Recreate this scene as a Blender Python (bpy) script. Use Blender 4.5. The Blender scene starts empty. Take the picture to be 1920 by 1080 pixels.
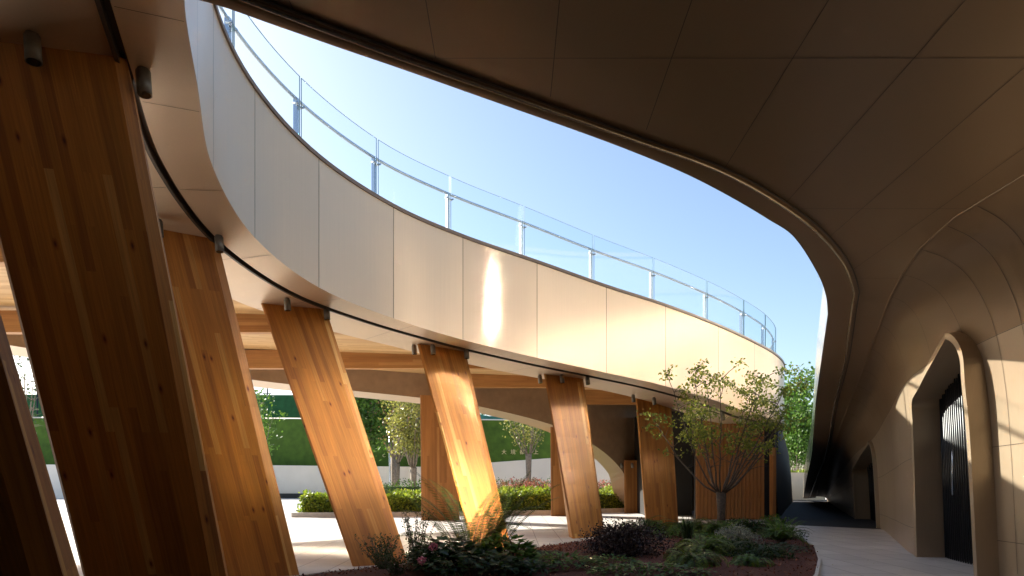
import bpy, bmesh, math, random
from mathutils import Vector, Matrix
R_ = math.radians
random.seed(7)
S = bpy.context.scene
COL = S.collection
F, HY, EYE = 1280.0, 897.0, 1.5

# ------------------------------------------------------------------ camera, sky, sun, exposure
cam_d = bpy.data.cameras.new('camera'); cam = bpy.data.objects.new('camera', cam_d); COL.objects.link(cam)
cam.location = (0, 0, EYE); cam.rotation_euler = (R_(90), 0, 0)
cam_d.sensor_width = 36; cam_d.lens = 24; cam_d.shift_y = (HY-540)/1920; cam_d.clip_start = .1; cam_d.clip_end = 2000
S.camera = cam
SUN_EL, SUN_AZ = 29.5, 53.0          # azimuth measured from +Y towards -X
sv = Vector((-math.sin(R_(SUN_AZ))*math.cos(R_(SUN_EL)), math.cos(R_(SUN_AZ))*math.cos(R_(SUN_EL)), math.sin(R_(SUN_EL))))
w = bpy.data.worlds.new('World'); S.world = w; w.use_nodes = True
nt = w.node_tree; bg = nt.nodes['Background']
sky = nt.nodes.new('ShaderNodeTexSky'); sky.sky_type = 'NISHITA'; sky.sun_disc = False
sky.sun_elevation = R_(SUN_EL); sky.sun_rotation = R_(-SUN_AZ)
sky.air_density = 1.0; sky.dust_density = 1.3; sky.ozone_density = 1.5
nt.links.new(sky.outputs[0], bg.inputs[0]); bg.inputs[1].default_value = .078
sl = bpy.data.lights.new('sun', 'SUN'); sun = bpy.data.objects.new('sun', sl); COL.objects.link(sun)
sl.energy = 4.6; sl.angle = R_(.5); sl.color = (1, .93, .82)
sun.rotation_euler = sv.to_track_quat('Z', 'Y').to_euler(); sun.location = sv*60
S.cycles.blur_glossy = 0.0; S.cycles.sample_clamp_indirect = 0
S.view_settings.view_transform = 'Standard'; S.view_settings.look = 'None'
S.view_settings.exposure = 1.65; S.view_settings.gamma = 1

# ------------------------------------------------------------------ materials
def mat(name):
    m = bpy.data.materials.new(name); m.use_nodes = True
    return m, m.node_tree.nodes, m.node_tree.links, m.node_tree.nodes['Principled BSDF']
def N(ns, t, **k):
    n = ns.new(t)
    for a, b in k.items(): setattr(n, a, b)
    return n
def ramp(ns, stops):
    r = ns.new('ShaderNodeValToRGB'); e = r.color_ramp.elements
    while len(e) < len(stops): e.new(.5)
    for i, (p, c) in enumerate(stops): e[i].position = p; e[i].color = (*c, 1)
    return r
def plain(name, c, rough=.5, metal=0, var=.12, scale=3.0, bump=0, bscale=60, spec=.5):
    m, ns, ln, b = mat(name)
    g = N(ns, 'ShaderNodeNewGeometry'); no = N(ns, 'ShaderNodeTexNoise'); no.inputs['Scale'].default_value = scale
    no.inputs['Detail'].default_value = 6
    ln.new(g.outputs['Position'], no.inputs['Vector'])
    r = ramp(ns, [(.3, [x*(1-var) for x in c]), (.7, [min(1, x*(1+var)) for x in c])])
    ln.new(no.outputs['Fac'], r.inputs[0]); ln.new(r.outputs[0], b.inputs['Base Color'])
    b.inputs['Roughness'].default_value = rough; b.inputs['Metallic'].default_value = metal
    b.inputs['Specular IOR Level'].default_value = spec
    if bump:
        n2 = N(ns, 'ShaderNodeTexNoise'); n2.inputs['Scale'].default_value = bscale; n2.inputs['Detail'].default_value = 4
        ln.new(g.outputs['Position'], n2.inputs['Vector'])
        bp = N(ns, 'ShaderNodeBump'); bp.inputs['Strength'].default_value = bump; bp.inputs['Distance'].default_value = .02
        ln.new(n2.outputs['Fac'], bp.inputs['Height']); ln.new(bp.outputs[0], b.inputs['Normal'])
    return m
def brushed(name, c, rough=.36, metal=.45, var=.05, streak=(60, 60, .6)):
    m, ns, ln, b = mat(name)
    g = N(ns, 'ShaderNodeNewGeometry')
    mp = N(ns, 'ShaderNodeMapping'); mp.inputs['Scale'].default_value = streak
    ln.new(g.outputs['Position'], mp.inputs[0])
    n1 = N(ns, 'ShaderNodeTexNoise'); n1.inputs['Scale'].default_value = 1; n1.inputs['Detail'].default_value = 3
    ln.new(mp.outputs[0], n1.inputs['Vector'])
    n2 = N(ns, 'ShaderNodeTexNoise'); n2.inputs['Scale'].default_value = .8; n2.inputs['Detail'].default_value = 5
    ln.new(g.outputs['Position'], n2.inputs['Vector'])
    ad = N(ns, 'ShaderNodeMath', operation='ADD'); ln.new(n1.outputs['Fac'], ad.inputs[0]); ln.new(n2.outputs['Fac'], ad.inputs[1])
    hv = N(ns, 'ShaderNodeMath', operation='MULTIPLY'); hv.inputs[1].default_value = .5; ln.new(ad.outputs[0], hv.inputs[0])
    r = ramp(ns, [(.3, [x*(1-var) for x in c]), (.7, [min(1, x*(1+var)) for x in c])])
    oi = N(ns, 'ShaderNodeObjectInfo'); om = N(ns, 'ShaderNodeMapRange'); om.inputs[3].default_value = .93; om.inputs[4].default_value = 1.05
    ln.new(oi.outputs['Random'], om.inputs[0]); vs = N(ns, 'ShaderNodeVectorMath', operation='SCALE')
    ln.new(hv.outputs[0], r.inputs[0]); ln.new(r.outputs[0], vs.inputs[0]); ln.new(om.outputs[0], vs.inputs['Scale']); ln.new(vs.outputs[0], b.inputs['Base Color'])
    mr = N(ns, 'ShaderNodeMapRange'); mr.inputs[1].default_value = .3; mr.inputs[2].default_value = .7
    mr.inputs[3].default_value = rough-.06; mr.inputs[4].default_value = rough+.06
    ln.new(hv.outputs[0], mr.inputs[0]); ln.new(mr.outputs[0], b.inputs['Roughness'])
    b.inputs['Metallic'].default_value = metal
    n3 = N(ns, 'ShaderNodeTexNoise'); n3.inputs['Scale'].default_value = .7; n3.inputs['Detail'].default_value = 1
    ln.new(g.outputs['Position'], n3.inputs['Vector'])
    bp = N(ns, 'ShaderNodeBump'); bp.inputs['Strength'].default_value = .25; bp.inputs['Distance'].default_value = .03
    ln.new(n3.outputs['Fac'], bp.inputs['Height']); ln.new(bp.outputs[0], b.inputs['Normal'])
    return m
def mirrormat(name, c, rough):
    m, ns, ln, b = mat(name); b.inputs['Base Color'].default_value = (*c, 1); b.inputs['Metallic'].default_value = 1; b.inputs['Roughness'].default_value = rough
    return m
def wood(name, dark, mid, light, strip=.055, length=1.9, rough=.58, grain=.35, knots=True):
    m, ns, ln, b = mat(name)
    uv = N(ns, 'ShaderNodeUVMap')
    sx = N(ns, 'ShaderNodeSeparateXYZ'); ln.new(uv.outputs[0], sx.inputs[0])
    cx = N(ns, 'ShaderNodeCombineXYZ'); ln.new(sx.outputs[1], cx.inputs[0]); ln.new(sx.outputs[0], cx.inputs[1])
    br = N(ns, 'ShaderNodeTexBrick'); br.offset = .37; br.offset_frequency = 3; br.squash = .7; br.squash_frequency = 2
    br.inputs['Scale'].default_value = 1; br.inputs['Brick Width'].default_value = length; br.inputs['Row Height'].default_value = strip
    br.inputs['Mortar Size'].default_value = .0007; br.inputs['Mortar Smooth'].default_value = 1; br.inputs['Bias'].default_value = -.1
    br.inputs['Color1'].default_value = (0, 0, 0, 1); br.inputs['Color2'].default_value = (1, 1, 1, 1); br.inputs['Mortar'].default_value = (.0, .0, .0, 1)
    ln.new(cx.outputs[0], br.inputs['Vector'])
    mp = N(ns, 'ShaderNodeMapping'); mp.inputs['Scale'].default_value = (1.3, 45, 1); ln.new(cx.outputs[0], mp.inputs[0])
    # shift grain per board
    ad = N(ns, 'ShaderNodeVectorMath', operation='ADD'); ln.new(mp.outputs[0], ad.inputs[0])
    sc = N(ns, 'ShaderNodeVectorMath', operation='SCALE'); sc.inputs['Scale'].default_value = 17; ln.new(br.outputs['Color'], sc.inputs[0])
    ln.new(sc.outputs[0], ad.inputs[1])
    no = N(ns, 'ShaderNodeTexNoise'); no.inputs['Scale'].default_value = 1; no.inputs['Detail'].default_value = 5; no.inputs['Distortion'].default_value = .6
    ln.new(ad.outputs[0], no.inputs['Vector'])
    r1 = ramp(ns, [(0, dark), (.35, mid), (.78, mid), (.9, light)])
    ln.new(br.outputs['Color'], r1.inputs[0])
    r2 = ramp(ns, [(.3, (1-grain,)*3), (.65, (1.0,)*3)])
    ln.new(no.outputs['Fac'], r2.inputs[0])
    mx = N(ns, 'ShaderNodeMix', data_type='RGBA', blend_type='MULTIPLY'); mx.inputs[0].default_value = 1
    ln.new(r1.outputs[0], mx.inputs[6]); ln.new(r2.outputs[0], mx.inputs[7])
    # broad figure
    mb = N(ns, 'ShaderNodeMapping'); mb.inputs['Scale'].default_value = (.5, 5, 1); ln.new(cx.outputs[0], mb.inputs[0])
    nb = N(ns, 'ShaderNodeTexNoise'); nb.inputs['Scale'].default_value = 1; nb.inputs['Detail'].default_value = 2; ln.new(mb.outputs[0], nb.inputs['Vector'])
    r4 = ramp(ns, [(.3, (.8, .78, .72)), (.7, (1, 1, 1))]); ln.new(nb.outputs['Fac'], r4.inputs[0])
    m3 = N(ns, 'ShaderNodeMix', data_type='RGBA', blend_type='MULTIPLY'); m3.inputs[0].default_value = 1
    ln.new(mx.outputs[2], m3.inputs[6]); ln.new(r4.outputs[0], m3.inputs[7])
    out = m3.outputs[2]
    if knots:
        mk = N(ns, 'ShaderNodeMapping'); mk.inputs['Scale'].default_value = (2.1, 5.2, 1); ln.new(cx.outputs[0], mk.inputs[0])
        vo = N(ns, 'ShaderNodeTexVoronoi'); vo.inputs['Scale'].default_value = 1; vo.voronoi_dimensions = '2D'; ln.new(mk.outputs[0], vo.inputs['Vector'])
        r3 = ramp(ns, [(.03, (.25, .14, .08)), (.08, (.7, .55, .45)), (.16, (1, 1, 1))]); ln.new(vo.outputs['Distance'], r3.inputs[0])
        m2 = N(ns, 'ShaderNodeMix', data_type='RGBA', blend_type='MULTIPLY')
        gt = N(ns, 'ShaderNodeMath', operation='GREATER_THAN'); gt.inputs[1].default_value = .87
        sp = N(ns, 'ShaderNodeSeparateXYZ'); ln.new(vo.outputs['Color'], sp.inputs[0]); ln.new(sp.outputs[0], gt.inputs[0])
        ln.new(gt.outputs[0], m2.inputs[0]); ln.new(out, m2.inputs[6]); ln.new(r3.outputs[0], m2.inputs[7]); out = m2.outputs[2]
    ln.new(out, b.inputs['Base Color']); b.inputs['Roughness'].default_value = rough
    bp = N(ns, 'ShaderNodeBump'); bp.inputs['Strength'].default_value = .12; bp.inputs['Distance'].default_value = .004
    ln.new(no.outputs['Fac'], bp.inputs['Height']); ln.new(bp.outputs[0], b.inputs['Normal'])
    return m
def leafmat(name, c1, c2, c3=None, trans=.35, rough=.5):
    m, ns, ln, b = mat(name)
    g = N(ns, 'ShaderNodeNewGeometry')
    r = ramp(ns, [(0, c1), (.6, c2), (1, c3 or c2)]); ln.new(g.outputs['Random Per Island'], r.inputs[0])
    ln.new(r.outputs[0], b.inputs['Base Color']); b.inputs['Roughness'].default_value = rough
    tr = N(ns, 'ShaderNodeBsdfTranslucent'); ln.new(r.outputs[0], tr.inputs[0])
    mx = N(ns, 'ShaderNodeMixShader'); mx.inputs[0].default_value = trans
    ln.new(b.outputs[0], mx.inputs[1]); ln.new(tr.outputs[0], mx.inputs[2])
    ln.new(mx.outputs[0], ns['Material Output'].inputs[0])
    return m
def glassmat(name, tint, gloss=.08):
    m, ns, ln, b = mat(name); ns.remove(b)
    t = N(ns, 'ShaderNodeBsdfTransparent'); t.inputs[0].default_value = (*tint, 1)
    g = N(ns, 'ShaderNodeBsdfGlossy'); g.inputs['Roughness'].default_value = .03; g.inputs[0].default_value = (.9, .97, 1, 1)
    lw = N(ns, 'ShaderNodeFresnel'); lw.inputs[0].default_value = 1.45
    ad = N(ns, 'ShaderNodeMath', operation='MULTIPLY'); ad.inputs[1].default_value = .32; ln.new(lw.outputs[0], ad.inputs[0])
    mx = N(ns, 'ShaderNodeMixShader'); ln.new(ad.outputs[0], mx.inputs[0]); ln.new(t.outputs[0], mx.inputs[1]); ln.new(g.outputs[0], mx.inputs[2])
    ln.new(mx.outputs[0], ns['Material Output'].inputs[0])
    return m
def paving(name, base, joint, tw=.6, th=.6, rough=.55, rot=0.0):
    m, ns, ln, b = mat(name)
    g = N(ns, 'ShaderNodeNewGeometry'); mp = N(ns, 'ShaderNodeMapping'); mp.inputs['Rotation'].default_value = (0, 0, rot)
    ln.new(g.outputs['Position'], mp.inputs[0])
    br = N(ns, 'ShaderNodeTexBrick'); br.offset = 0.0; br.inputs['Scale'].default_value = 1
    br.inputs['Brick Width'].default_value = tw; br.inputs['Row Height'].default_value = th; br.inputs['Mortar Size'].default_value = .008
    br.inputs['Color1'].default_value = (*[x*.9 for x in base], 1); br.inputs['Color2'].default_value = (*[min(1, x*1.06) for x in base], 1)
    br.inputs['Mortar'].default_value = (*joint, 1)
    ln.new(mp.outputs[0], br.inputs['Vector'])
    no = N(ns, 'ShaderNodeTexNoise'); no.inputs['Scale'].default_value = 1.3; no.inputs['Detail'].default_value = 9; no.inputs['Roughness'].default_value = .7
    ln.new(g.outputs['Position'], no.inputs['Vector'])
    r = ramp(ns, [(.3, (.8, .8, .8)), (.7, (1, 1, 1))]); ln.new(no.outputs['Fac'], r.inputs[0])
    mx = N(ns, 'ShaderNodeMix', data_type='RGBA', blend_type='MULTIPLY'); mx.inputs[0].default_value = 1
    ln.new(br.outputs['Color'], mx.inputs[6]); ln.new(r.outputs[0], mx.inputs[7]); ln.new(mx.outputs[2], b.inputs['Base Color'])
    b.inputs['Roughness'].default_value = rough
    return m

M = dict(
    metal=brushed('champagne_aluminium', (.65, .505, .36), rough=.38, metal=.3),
    shadowed=brushed('shade_toned_aluminium', (.31, .205, .115), rough=.40, metal=.4),  # champagne metal darkened so its colour carries the canopy's shade
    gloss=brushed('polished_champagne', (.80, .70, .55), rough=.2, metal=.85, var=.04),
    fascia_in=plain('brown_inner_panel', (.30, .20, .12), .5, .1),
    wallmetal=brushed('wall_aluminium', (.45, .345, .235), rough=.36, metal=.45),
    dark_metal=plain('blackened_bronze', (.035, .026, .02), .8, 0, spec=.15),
    groove=plain('dark_groove', (.07, .05, .035), .5),
    mirror=mirrormat('reflective_facade', (.54, .51, .47), .15),
    mirror2=mirrormat('streak_reflector', (.98, .97, .95), .045),
    cap=plain('brown_coping', (.20, .14, .10), .5, .2),
    wood=wood('glulam_timber', (.40, .145, .02), (.54, .215, .030), (.74, .41, .11), strip=.085, length=2.6, grain=.3),
    wood2=wood('back_timber', (.36, .15, .04), (.48, .21, .06), (.56, .28, .09), strip=.09, length=4, grain=.2, knots=False),
    planks=wood('ceiling_planks', (.55, .32, .13), (.66, .42, .19), (.75, .52, .26), strip=.12, length=3.5, grain=.15, knots=False),
    beam=wood('beam_timber', (.42, .18, .05), (.50, .24, .07), (.60, .32, .11), strip=.09, length=3.5, grain=.25, knots=False),
    pave=paving('granite_paving', (.58, .56, .53), (.17, .16, .15), .6, .9),
    pave_shade=paving('shade_paving', (.03, .03, .033), (.012, .012, .012), rough=.85),
    mulch=plain('bark_mulch', (.10, .028, .014), .9, var=.5, scale=40, bump=1, bscale=90),
    soil=plain('soil', (.035, .025, .018), .9, var=.4, scale=20, bump=1),
    stone=plain('kerb_stone', (.48, .46, .43), .6, var=.1, scale=8),
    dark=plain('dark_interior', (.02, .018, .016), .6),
    white=plain('white_render', (.88, .79, .68), .7, var=.05, scale=.6),
    green=plain('green_hoarding', (.085, .155, .012), .8, var=.25, scale=2, bump=.3),
    green2=plain('dark_green_hoarding', (.03, .12, .04), .8, var=.2, scale=2),
    net=plain('teal_netting', (.06, .22, .20), .8, var=.3, scale=2.5),
    steel=plain('stainless_steel', (.45, .5, .56), .25, .8, var=.05),
    spot=plain('taupe_lamp_body', (.16, .14, .11), .45, .3),
    lens=plain('lamp_lens', (.02, .02, .02), .1, 0),
    gold=plain('gold_lettering', (.8, .68, .35), .4, .3),
    bark=plain('bark', (.10, .075, .055), .9, var=.35, scale=25, bump=.6),
    bark_pale=plain('pale_bark', (.25, .2, .15), .9, var=.3, scale=10),
    glass=glassmat('clear_glass', (.955, .98, .985), .05),
    glass_edge=plain('glass_edge', (.16, .26, .28), .2, .1),
    black=plain('black_metal', (.015, .015, .017), .35, .2),
    l_tree=leafmat('tree_leaf', (.08, .12, .02), (.22, .26, .035), (.38, .38, .06), .55),
    l_lime=leafmat('lime_leaf', (.08, .13, .01), (.22, .30, .02), (.40, .44, .06), .45),
    l_red=leafmat('red_leaf', (.10, .10, .03), (.32, .10, .08), (.42, .18, .14), .3),
    l_dark=leafmat('dark_leaf', (.015, .035, .008), (.03, .07, .015), (.05, .10, .02), .3),
    l_mid=leafmat('mid_leaf', (.04, .10, .012), (.09, .19, .02), (.15, .26, .03), .4),
    l_fern=leafmat('fern_leaf', (.05, .10, .008), (.10, .18, .012), (.18, .27, .02), .35),
    l_tallfern=leafmat('tall_fern_leaf', (.03, .07, .006), (.06, .12, .01), (.10, .17, .015), .2),
    l_purple=leafmat('purple_leaf', (.012, .008, .010), (.035, .018, .022), (.05, .035, .025), .15),
    l_silver=leafmat('silver_leaf', (.22, .25, .20), (.32, .35, .28), (.42, .44, .36), .2),
    l_yel=leafmat('yellow_leaf', (.14, .15, .03), (.30, .30, .06), (.4, .38, .1), .4),
    l_pinkred=leafmat('pink_red_leaf', (.20, .20, .06), (.50, .26, .13), (.58, .38, .22), .5),
    pink=plain('pink_petal', (.65, .18, .28), .6),
)

# ------------------------------------------------------------------ mesh helpers
class MB:
    def __init__(s): s.v = []; s.f = []; s.uv = []; s.mi = []; s.sm = []
    def face(s, pts, uvs=None, mi=0, smooth=False):
        i = len(s.v); s.v += [tuple(p) for p in pts]; s.f.append(tuple(range(i, i+len(pts))))
        s.uv.append(uvs or [(0, 0)]*len(pts)); s.mi.append(mi); s.sm.append(smooth)
    def grid(s, rows, uvs=None, mi=0, smooth=True, skip=None):
        i0 = len(s.v); n = len(rows[0])
        for r in rows: s.v += [tuple(p) for p in r]
        for a in range(len(rows)-1):
            for b in range(n-1):
                if skip and skip(a, b): continue
                s.f.append((i0+a*n+b, i0+a*n+b+1, i0+(a+1)*n+b+1, i0+(a+1)*n+b))
                if uvs: s.uv.append([uvs[a][b], uvs[a][b+1], uvs[a+1][b+1], uvs[a+1][b]])
                else: s.uv.append([(0, 0)]*4)
                s.mi.append(mi); s.sm.append(smooth)
    def box(s, c, size, rot=None, mi=0, uvax=None):
        hx, hy, hz = [q/2 for q in size]; c = Vector(c); rot = rot or Matrix.Identity(3)
        P = [c+rot@Vector((x*hx, y*hy, z*hz)) for x in (-1, 1) for y in (-1, 1) for z in (-1, 1)]
        L = [Vector((x*hx, y*hy, z*hz)) for x in (-1, 1) for y in (-1, 1) for z in (-1, 1)]
        big = max(range(3), key=lambda k: size[k]) if uvax is None else uvax
        for q in ((0, 1, 3, 2), (4, 6, 7, 5), (0, 4, 5, 1), (2, 3, 7, 6), (0, 2, 6, 4), (1, 5, 7, 3)):
            uv = []
            for k in q:
                o = [L[k][j] for j in range(3) if j != big]; uv.append((o[0]+o[1]*1.0+5, L[k][big]+3))
            s.face([P[k] for k in q], uv, mi)
    def tube(s, pts, r, n=8, mi=0, cap=True):
        pts = [Vector(p) for p in pts]; rr = r if isinstance(r, (list, tuple)) else [r]*len(pts)
        i0 = len(s.v); prev = None
        for k, p in enumerate(pts):
            t = (pts[min(k+1, len(pts)-1)]-pts[max(k-1, 0)]).normalized()
            a = prev if prev is not None else (Vector((0, 0, 1)) if abs(t.z) < .9 else Vector((1, 0, 0)))
            u = (a-t*a.dot(t)).normalized(); prev = u; v = t.cross(u)
            for j in range(n):
                an = 2*math.pi*j/n; s.v.append(tuple(p+(u*math.cos(an)+v*math.sin(an))*rr[k]))
        for k in range(len(pts)-1):
            for j in range(n):
                a, b = i0+k*n+j, i0+k*n+(j+1) % n
                s.f.append((a, b, b+n, a+n)); s.uv.append([(0, 0)]*4); s.mi.append(mi); s.sm.append(True)
        if cap:
            s.f.append(tuple(i0+j for j in range(n))[::-1]); s.uv.append([(0, 0)]*n); s.mi.append(mi); s.sm.append(False)
            e = i0+(len(pts)-1)*n; s.f.append(tuple(e+j for j in range(n))); s.uv.append([(0, 0)]*n); s.mi.append(mi); s.sm.append(False)
    def leaf(s, p, d, up, L, W):
        side = d.cross(up)
        if side.length < 1e-4: side = Vector((1, 0, 0))
        side.normalize()
        s.face([p, p+d*L*.5+side*W*.5, p+d*L, p+d*L*.5-side*W*.5])
    def build(s, name, m, parent=None, **props):
        me = bpy.data.meshes.new(name); me.from_pydata(s.v, [], s.f)
        mats = m if isinstance(m, list) else [m]
        for q in mats: me.materials.append(q)
        uvl = me.uv_layers.new(name='UVMap')
        flat = [c for f in s.uv for uvc in f for c in uvc]
        uvl.data.foreach_set('uv', flat)
        me.polygons.foreach_set('material_index', s.mi); me.polygons.foreach_set('use_smooth', s.sm)
        me.update()
        o = bpy.data.objects.new(name, me); COL.objects.link(o)
        if parent: o.parent = parent; o.matrix_parent_inverse = Matrix.Translation(parent.location).inverted() if parent.location.length else Matrix.Identity(4)
        for k, v in props.items(): o[k] = v
        return o
def empty(name, label, cat, loc=(0, 0, 0), group=None):
    e = bpy.data.objects.new(name, None); COL.objects.link(e); e.location = loc; e.empty_display_size = .2
    e['label'] = label; e['category'] = cat
    if group: e['group'] = group
    return e
def tag(o, label, cat, group=None):
    o['label'] = label; o['category'] = cat
    if group: o['group'] = group
    return o
def cr(P, t):
    """catmull-rom through tuples; t in [0,len-1]"""
    n = len(P); i = min(int(t), n-2); f = t-i
    p0, p1, p2, p3 = P[max(i-1, 0)], P[i], P[i+1], P[min(i+2, n-1)]
    return tuple(.5*((2*b)+(-a+c)*f+(2*a-5*b+4*c-d)*f*f+(-a+3*b-3*c+d)*f**3) for a, b, c, d in zip(p0, p1, p2, p3))
def lerp(tab, x):
    if x <= tab[0][0]: return tab[0][1]
    for (a, b), (c, d) in zip(tab, tab[1:]):
        if x <= c: return b+(d-b)*(x-a)/(c-a)
    return tab[-1][1]
def W3(x, d, z): return Vector((x, d, z+EYE))
def pz(y, d): return (HY-y)*d/F
def px(x, d): return (x-960)*d/F
def ppt(x, y, d): return W3(px(x, d), d, pz(y, d))

# ------------------------------------------------------------------ ground
g = MB(); g.grid([[(x, y, 0) for x in (-400, -60, -20, 0, 20, 60, 400)] for y in (-60, -10, 10, 30, 60, 900)], smooth=False)
g.build('ground', M['pave'], kind='structure')
g = MB(); g.face([(9.6, 24.6, .004), (7.9, 23.1, .004), (11.75, 19.2, .004), (24, 48, .004), (17.5, 48, .004)])  # deep shade of the passage put into a dark floor colour
g.build('shading_floor', M['pave_shade'], kind='structure')
g = MB(); g.face([(-8.8, -3, .004), (7.6, -3, .004), (7.3, 8.0, .004), (-8.8, 8.0, .004)])  # unseen dark floor added to cut light bounced onto the near columns
g.build('shading_floor', M['pave_shade'], kind='structure')
g = MB(); g.face([(-300, 56, .004), (300, 56, .004), (300, 600, .004), (-300, 600, .004)])
g.build('lawn', plain('grass', (.05, .09, .02), .9, var=.3), kind='structure')

# ------------------------------------------------------------------ raised ring walkway
# inner edge joints: x, d, z bottom, z top (relative to the eye)
J = [(-2.25, 4.95, 3.62, 5.8), (-2.84, 5.92, 4.15, 6.35), (-3.28, 7.12, 4.1, 6.3)]
for X, d, yb, yt in [(400, 8.9, 316, 0), (478, 10.3, 446, 160), (598, 11.8, 539, 290), (738, 13.8, 597, 383), (868, 14.95, 637, 440),
                     (1007, 16.2, 671, 488), (1137, 17.75, 699, 534), (1248, 19.15, 724, 570), (1347, 20.4, 753, 608), (1415, 21.6, 778, 640)]:
    J.append((px(X, d), d, pz(yb, d), pz(yt, d)))
J += [(8.95, 23.2, 1.98, 4.25), (10.05, 25.2, 1.95, 4.2), (10.75, 27.6, 1.9, 4.2), (10.6, 30.2, 1.9, 4.2)]
NJ = len(J)
def nrm(t):
    a = cr(J, max(t-.05, 0)); b = cr(J, min(t+.05, NJ-1)); v = Vector((b[0]-a[0], b[1]-a[1], 0)).normalized()
    return Vector((-v.y, v.x, 0)), v       # outward (away from the courtyard), tangent
def jo(t, off, which=2, dz=0):
    p = cr(J, t); n, _ = nrm(t)
    return Vector((p[0]+n.x*off, p[1]+n.y*off, p[which]+EYE+dz))
ring = empty('ring_walkway', 'raised curving walkway clad in champagne metal, carried on leaning timber columns around the sunken court', 'building', (3, 24, 0))
SUB = 8
for k in range(NJ-1):
    m = MB(); g0, g1 = k+.0035, k+1-.0035
    ts = [g0+(g1-g0)*i/SUB for i in range(SUB+1)]
    m.grid([[jo(t, 0, 2) for t in ts], [jo(t, 0, 3, -.07) for t in ts]])
    m.build('fascia_panel', M['metal'], ring)
TS = [i/SUB for i in range((NJ-1)*SUB+1)]
m = MB(); m.grid([[jo(t, .03, 2, .01) for t in TS], [jo(t, .03, 3, -.06) for t in TS]]); m.build('fascia_backing', M['groove'], ring)
m = MB(); m.grid([[jo(t, .02, 3, -.07) for t in TS], [jo(t, -.03, 3, -.07) for t in TS], [jo(t, -.03, 3, 0) for t in TS], [jo(t, .5, 3, 0) for t in TS]], smooth=False)
m.build('coping', M['cap'], ring)
# soffit: inner band, slot, outer band, seams
m = MB(); m.grid([[jo(t, -.0, 2, 0) for t in TS], [jo(t, .60, 2, .0) for t in TS]]); m.build('inner_soffit', M['metal'], ring)
m = MB(); m.grid([[jo(t, .60, 2, -.0) for t in TS], [jo(t, .60, 2, .07) for t in TS], [jo(t, .68, 2, .07) for t in TS], [jo(t, .68, 2, -.025) for t in TS], [jo(t, .72, 2, -.025) for t in TS], [jo(t, .73, 2, .03) for t in TS]], smooth=False)
m.build('light_slot', M['groove'], ring)
m = MB(); m.grid([[jo(t, .73, 2, .02) for t in TS], [jo(t, 1.97, 2, .0) for t in TS], [jo(t, 1.97, 2, .25) for t in TS]], smooth=False); m.build('outer_soffit', M['metal'], ring)
for k in range(1, NJ-1):
    m = MB()
    for a, b in ((.02, .58), (.76, 1.95)):
        n, tg = nrm(k+.3)
        p, q = jo(k+.3, a, 2, -.003+(.02 if a > .7 else 0)), jo(k+.3, b, 2, -.003)
        m.face([p-tg*.004, p+tg*.004, q+tg*.004, q-tg*.004])
    m.build('soffit_joint', M['groove'], ring)
# outer edge beam: x, d, z bottom, z ceiling
OUT = [(-17, 2, 3.7, 4.6), (-16, 10, 3.65, 4.5), (-13.2, 18, 3.5, 4.4), (-8.6, 23, 3.3, 4.2), (-5.6, 24.2, 3.1, 4.0), (-3.3, 24.9, 2.93, 3.9), (-1.2, 25.5, 2.68, 3.8), (1.55, 27, 2.12, 3.6), (3.4, 28.4, 1.38, 3.5), (4.75, 29.5, .32, 3.4), (5.9, 30.6, -1.5, 3.4), (9.5, 32, -1.5, 3.4), (12, 33, -1.5, 3.4)]
NO = len(OUT)
def oo(t, off, z=2, dz=0):
    a = cr(OUT, max(t-.05, 0)); b = cr(OUT, min(t+.05, NO-1)); v = Vector((b[0]-a[0], b[1]-a[1], 0)).normalized(); n = Vector((-v.y, v.x, 0)); p = cr(OUT, t)
    return Vector((p[0]+n.x*off, p[1]+n.y*off, max(p[z]+EYE+dz, 0)))
OT = [i/8 for i in range((NO-1)*8+1)]
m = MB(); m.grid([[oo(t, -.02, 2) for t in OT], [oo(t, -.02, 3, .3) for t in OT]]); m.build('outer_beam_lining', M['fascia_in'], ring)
m = MB(); m.grid([[oo(t, -.02, 2) for t in OT], [oo(t, .75, 2, -.12) for t in OT], [oo(t, .78, 3, 1.4) for t in OT]], smooth=False); m.build('outer_fascia', M['metal'], ring)
# timber ceiling and deck between soffit and outer beam
def zc(x, d): return 3.95-.035*(x+7)+max(0, (12-d)*.07)
rows = []; uvr = []; deck = []
tin = [i/4 for i in range((NJ-3)*4+1)]
for i in range(-6, len(tin)):
    if i < 0: a = Vector((-4.0+i*.02, 4+i*2.0, 0)); b = Vector((-17, 2+i*2.0, 0)); ztop = 5.6+EYE
    else:
        t = tin[i]; a = jo(t, 1.9); f = t/tin[-1]; b = oo(f**.9*10.9, 0, 3); ztop = cr(J, t)[3]+EYE
    row = []; ur = []; dr = []
    for k in range(13):
        p = a.lerp(b, k/12); row.append((p.x, p.y, max(zc(p.x, p.y), 2.6)+EYE)); ur.append((p.y, p.x)); dr.append((p.x, p.y, ztop-.03))
    rows.append(row); uvr.append(ur); deck.append(dr)
m = MB(); m.grid(rows, uvr); m.build('plank_ceiling', M['planks'], ring)
m = MB(); m.grid(deck); m.build('deck', M['stone'], ring)
# link deck inner edge
m = MB(); m.grid([[jo(t, .4, 3, -.01) for t in TS], [jo(t, 1.95, 3, -.03) for t in TS]]); m.build('deck_edge', M['stone'], ring)
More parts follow.
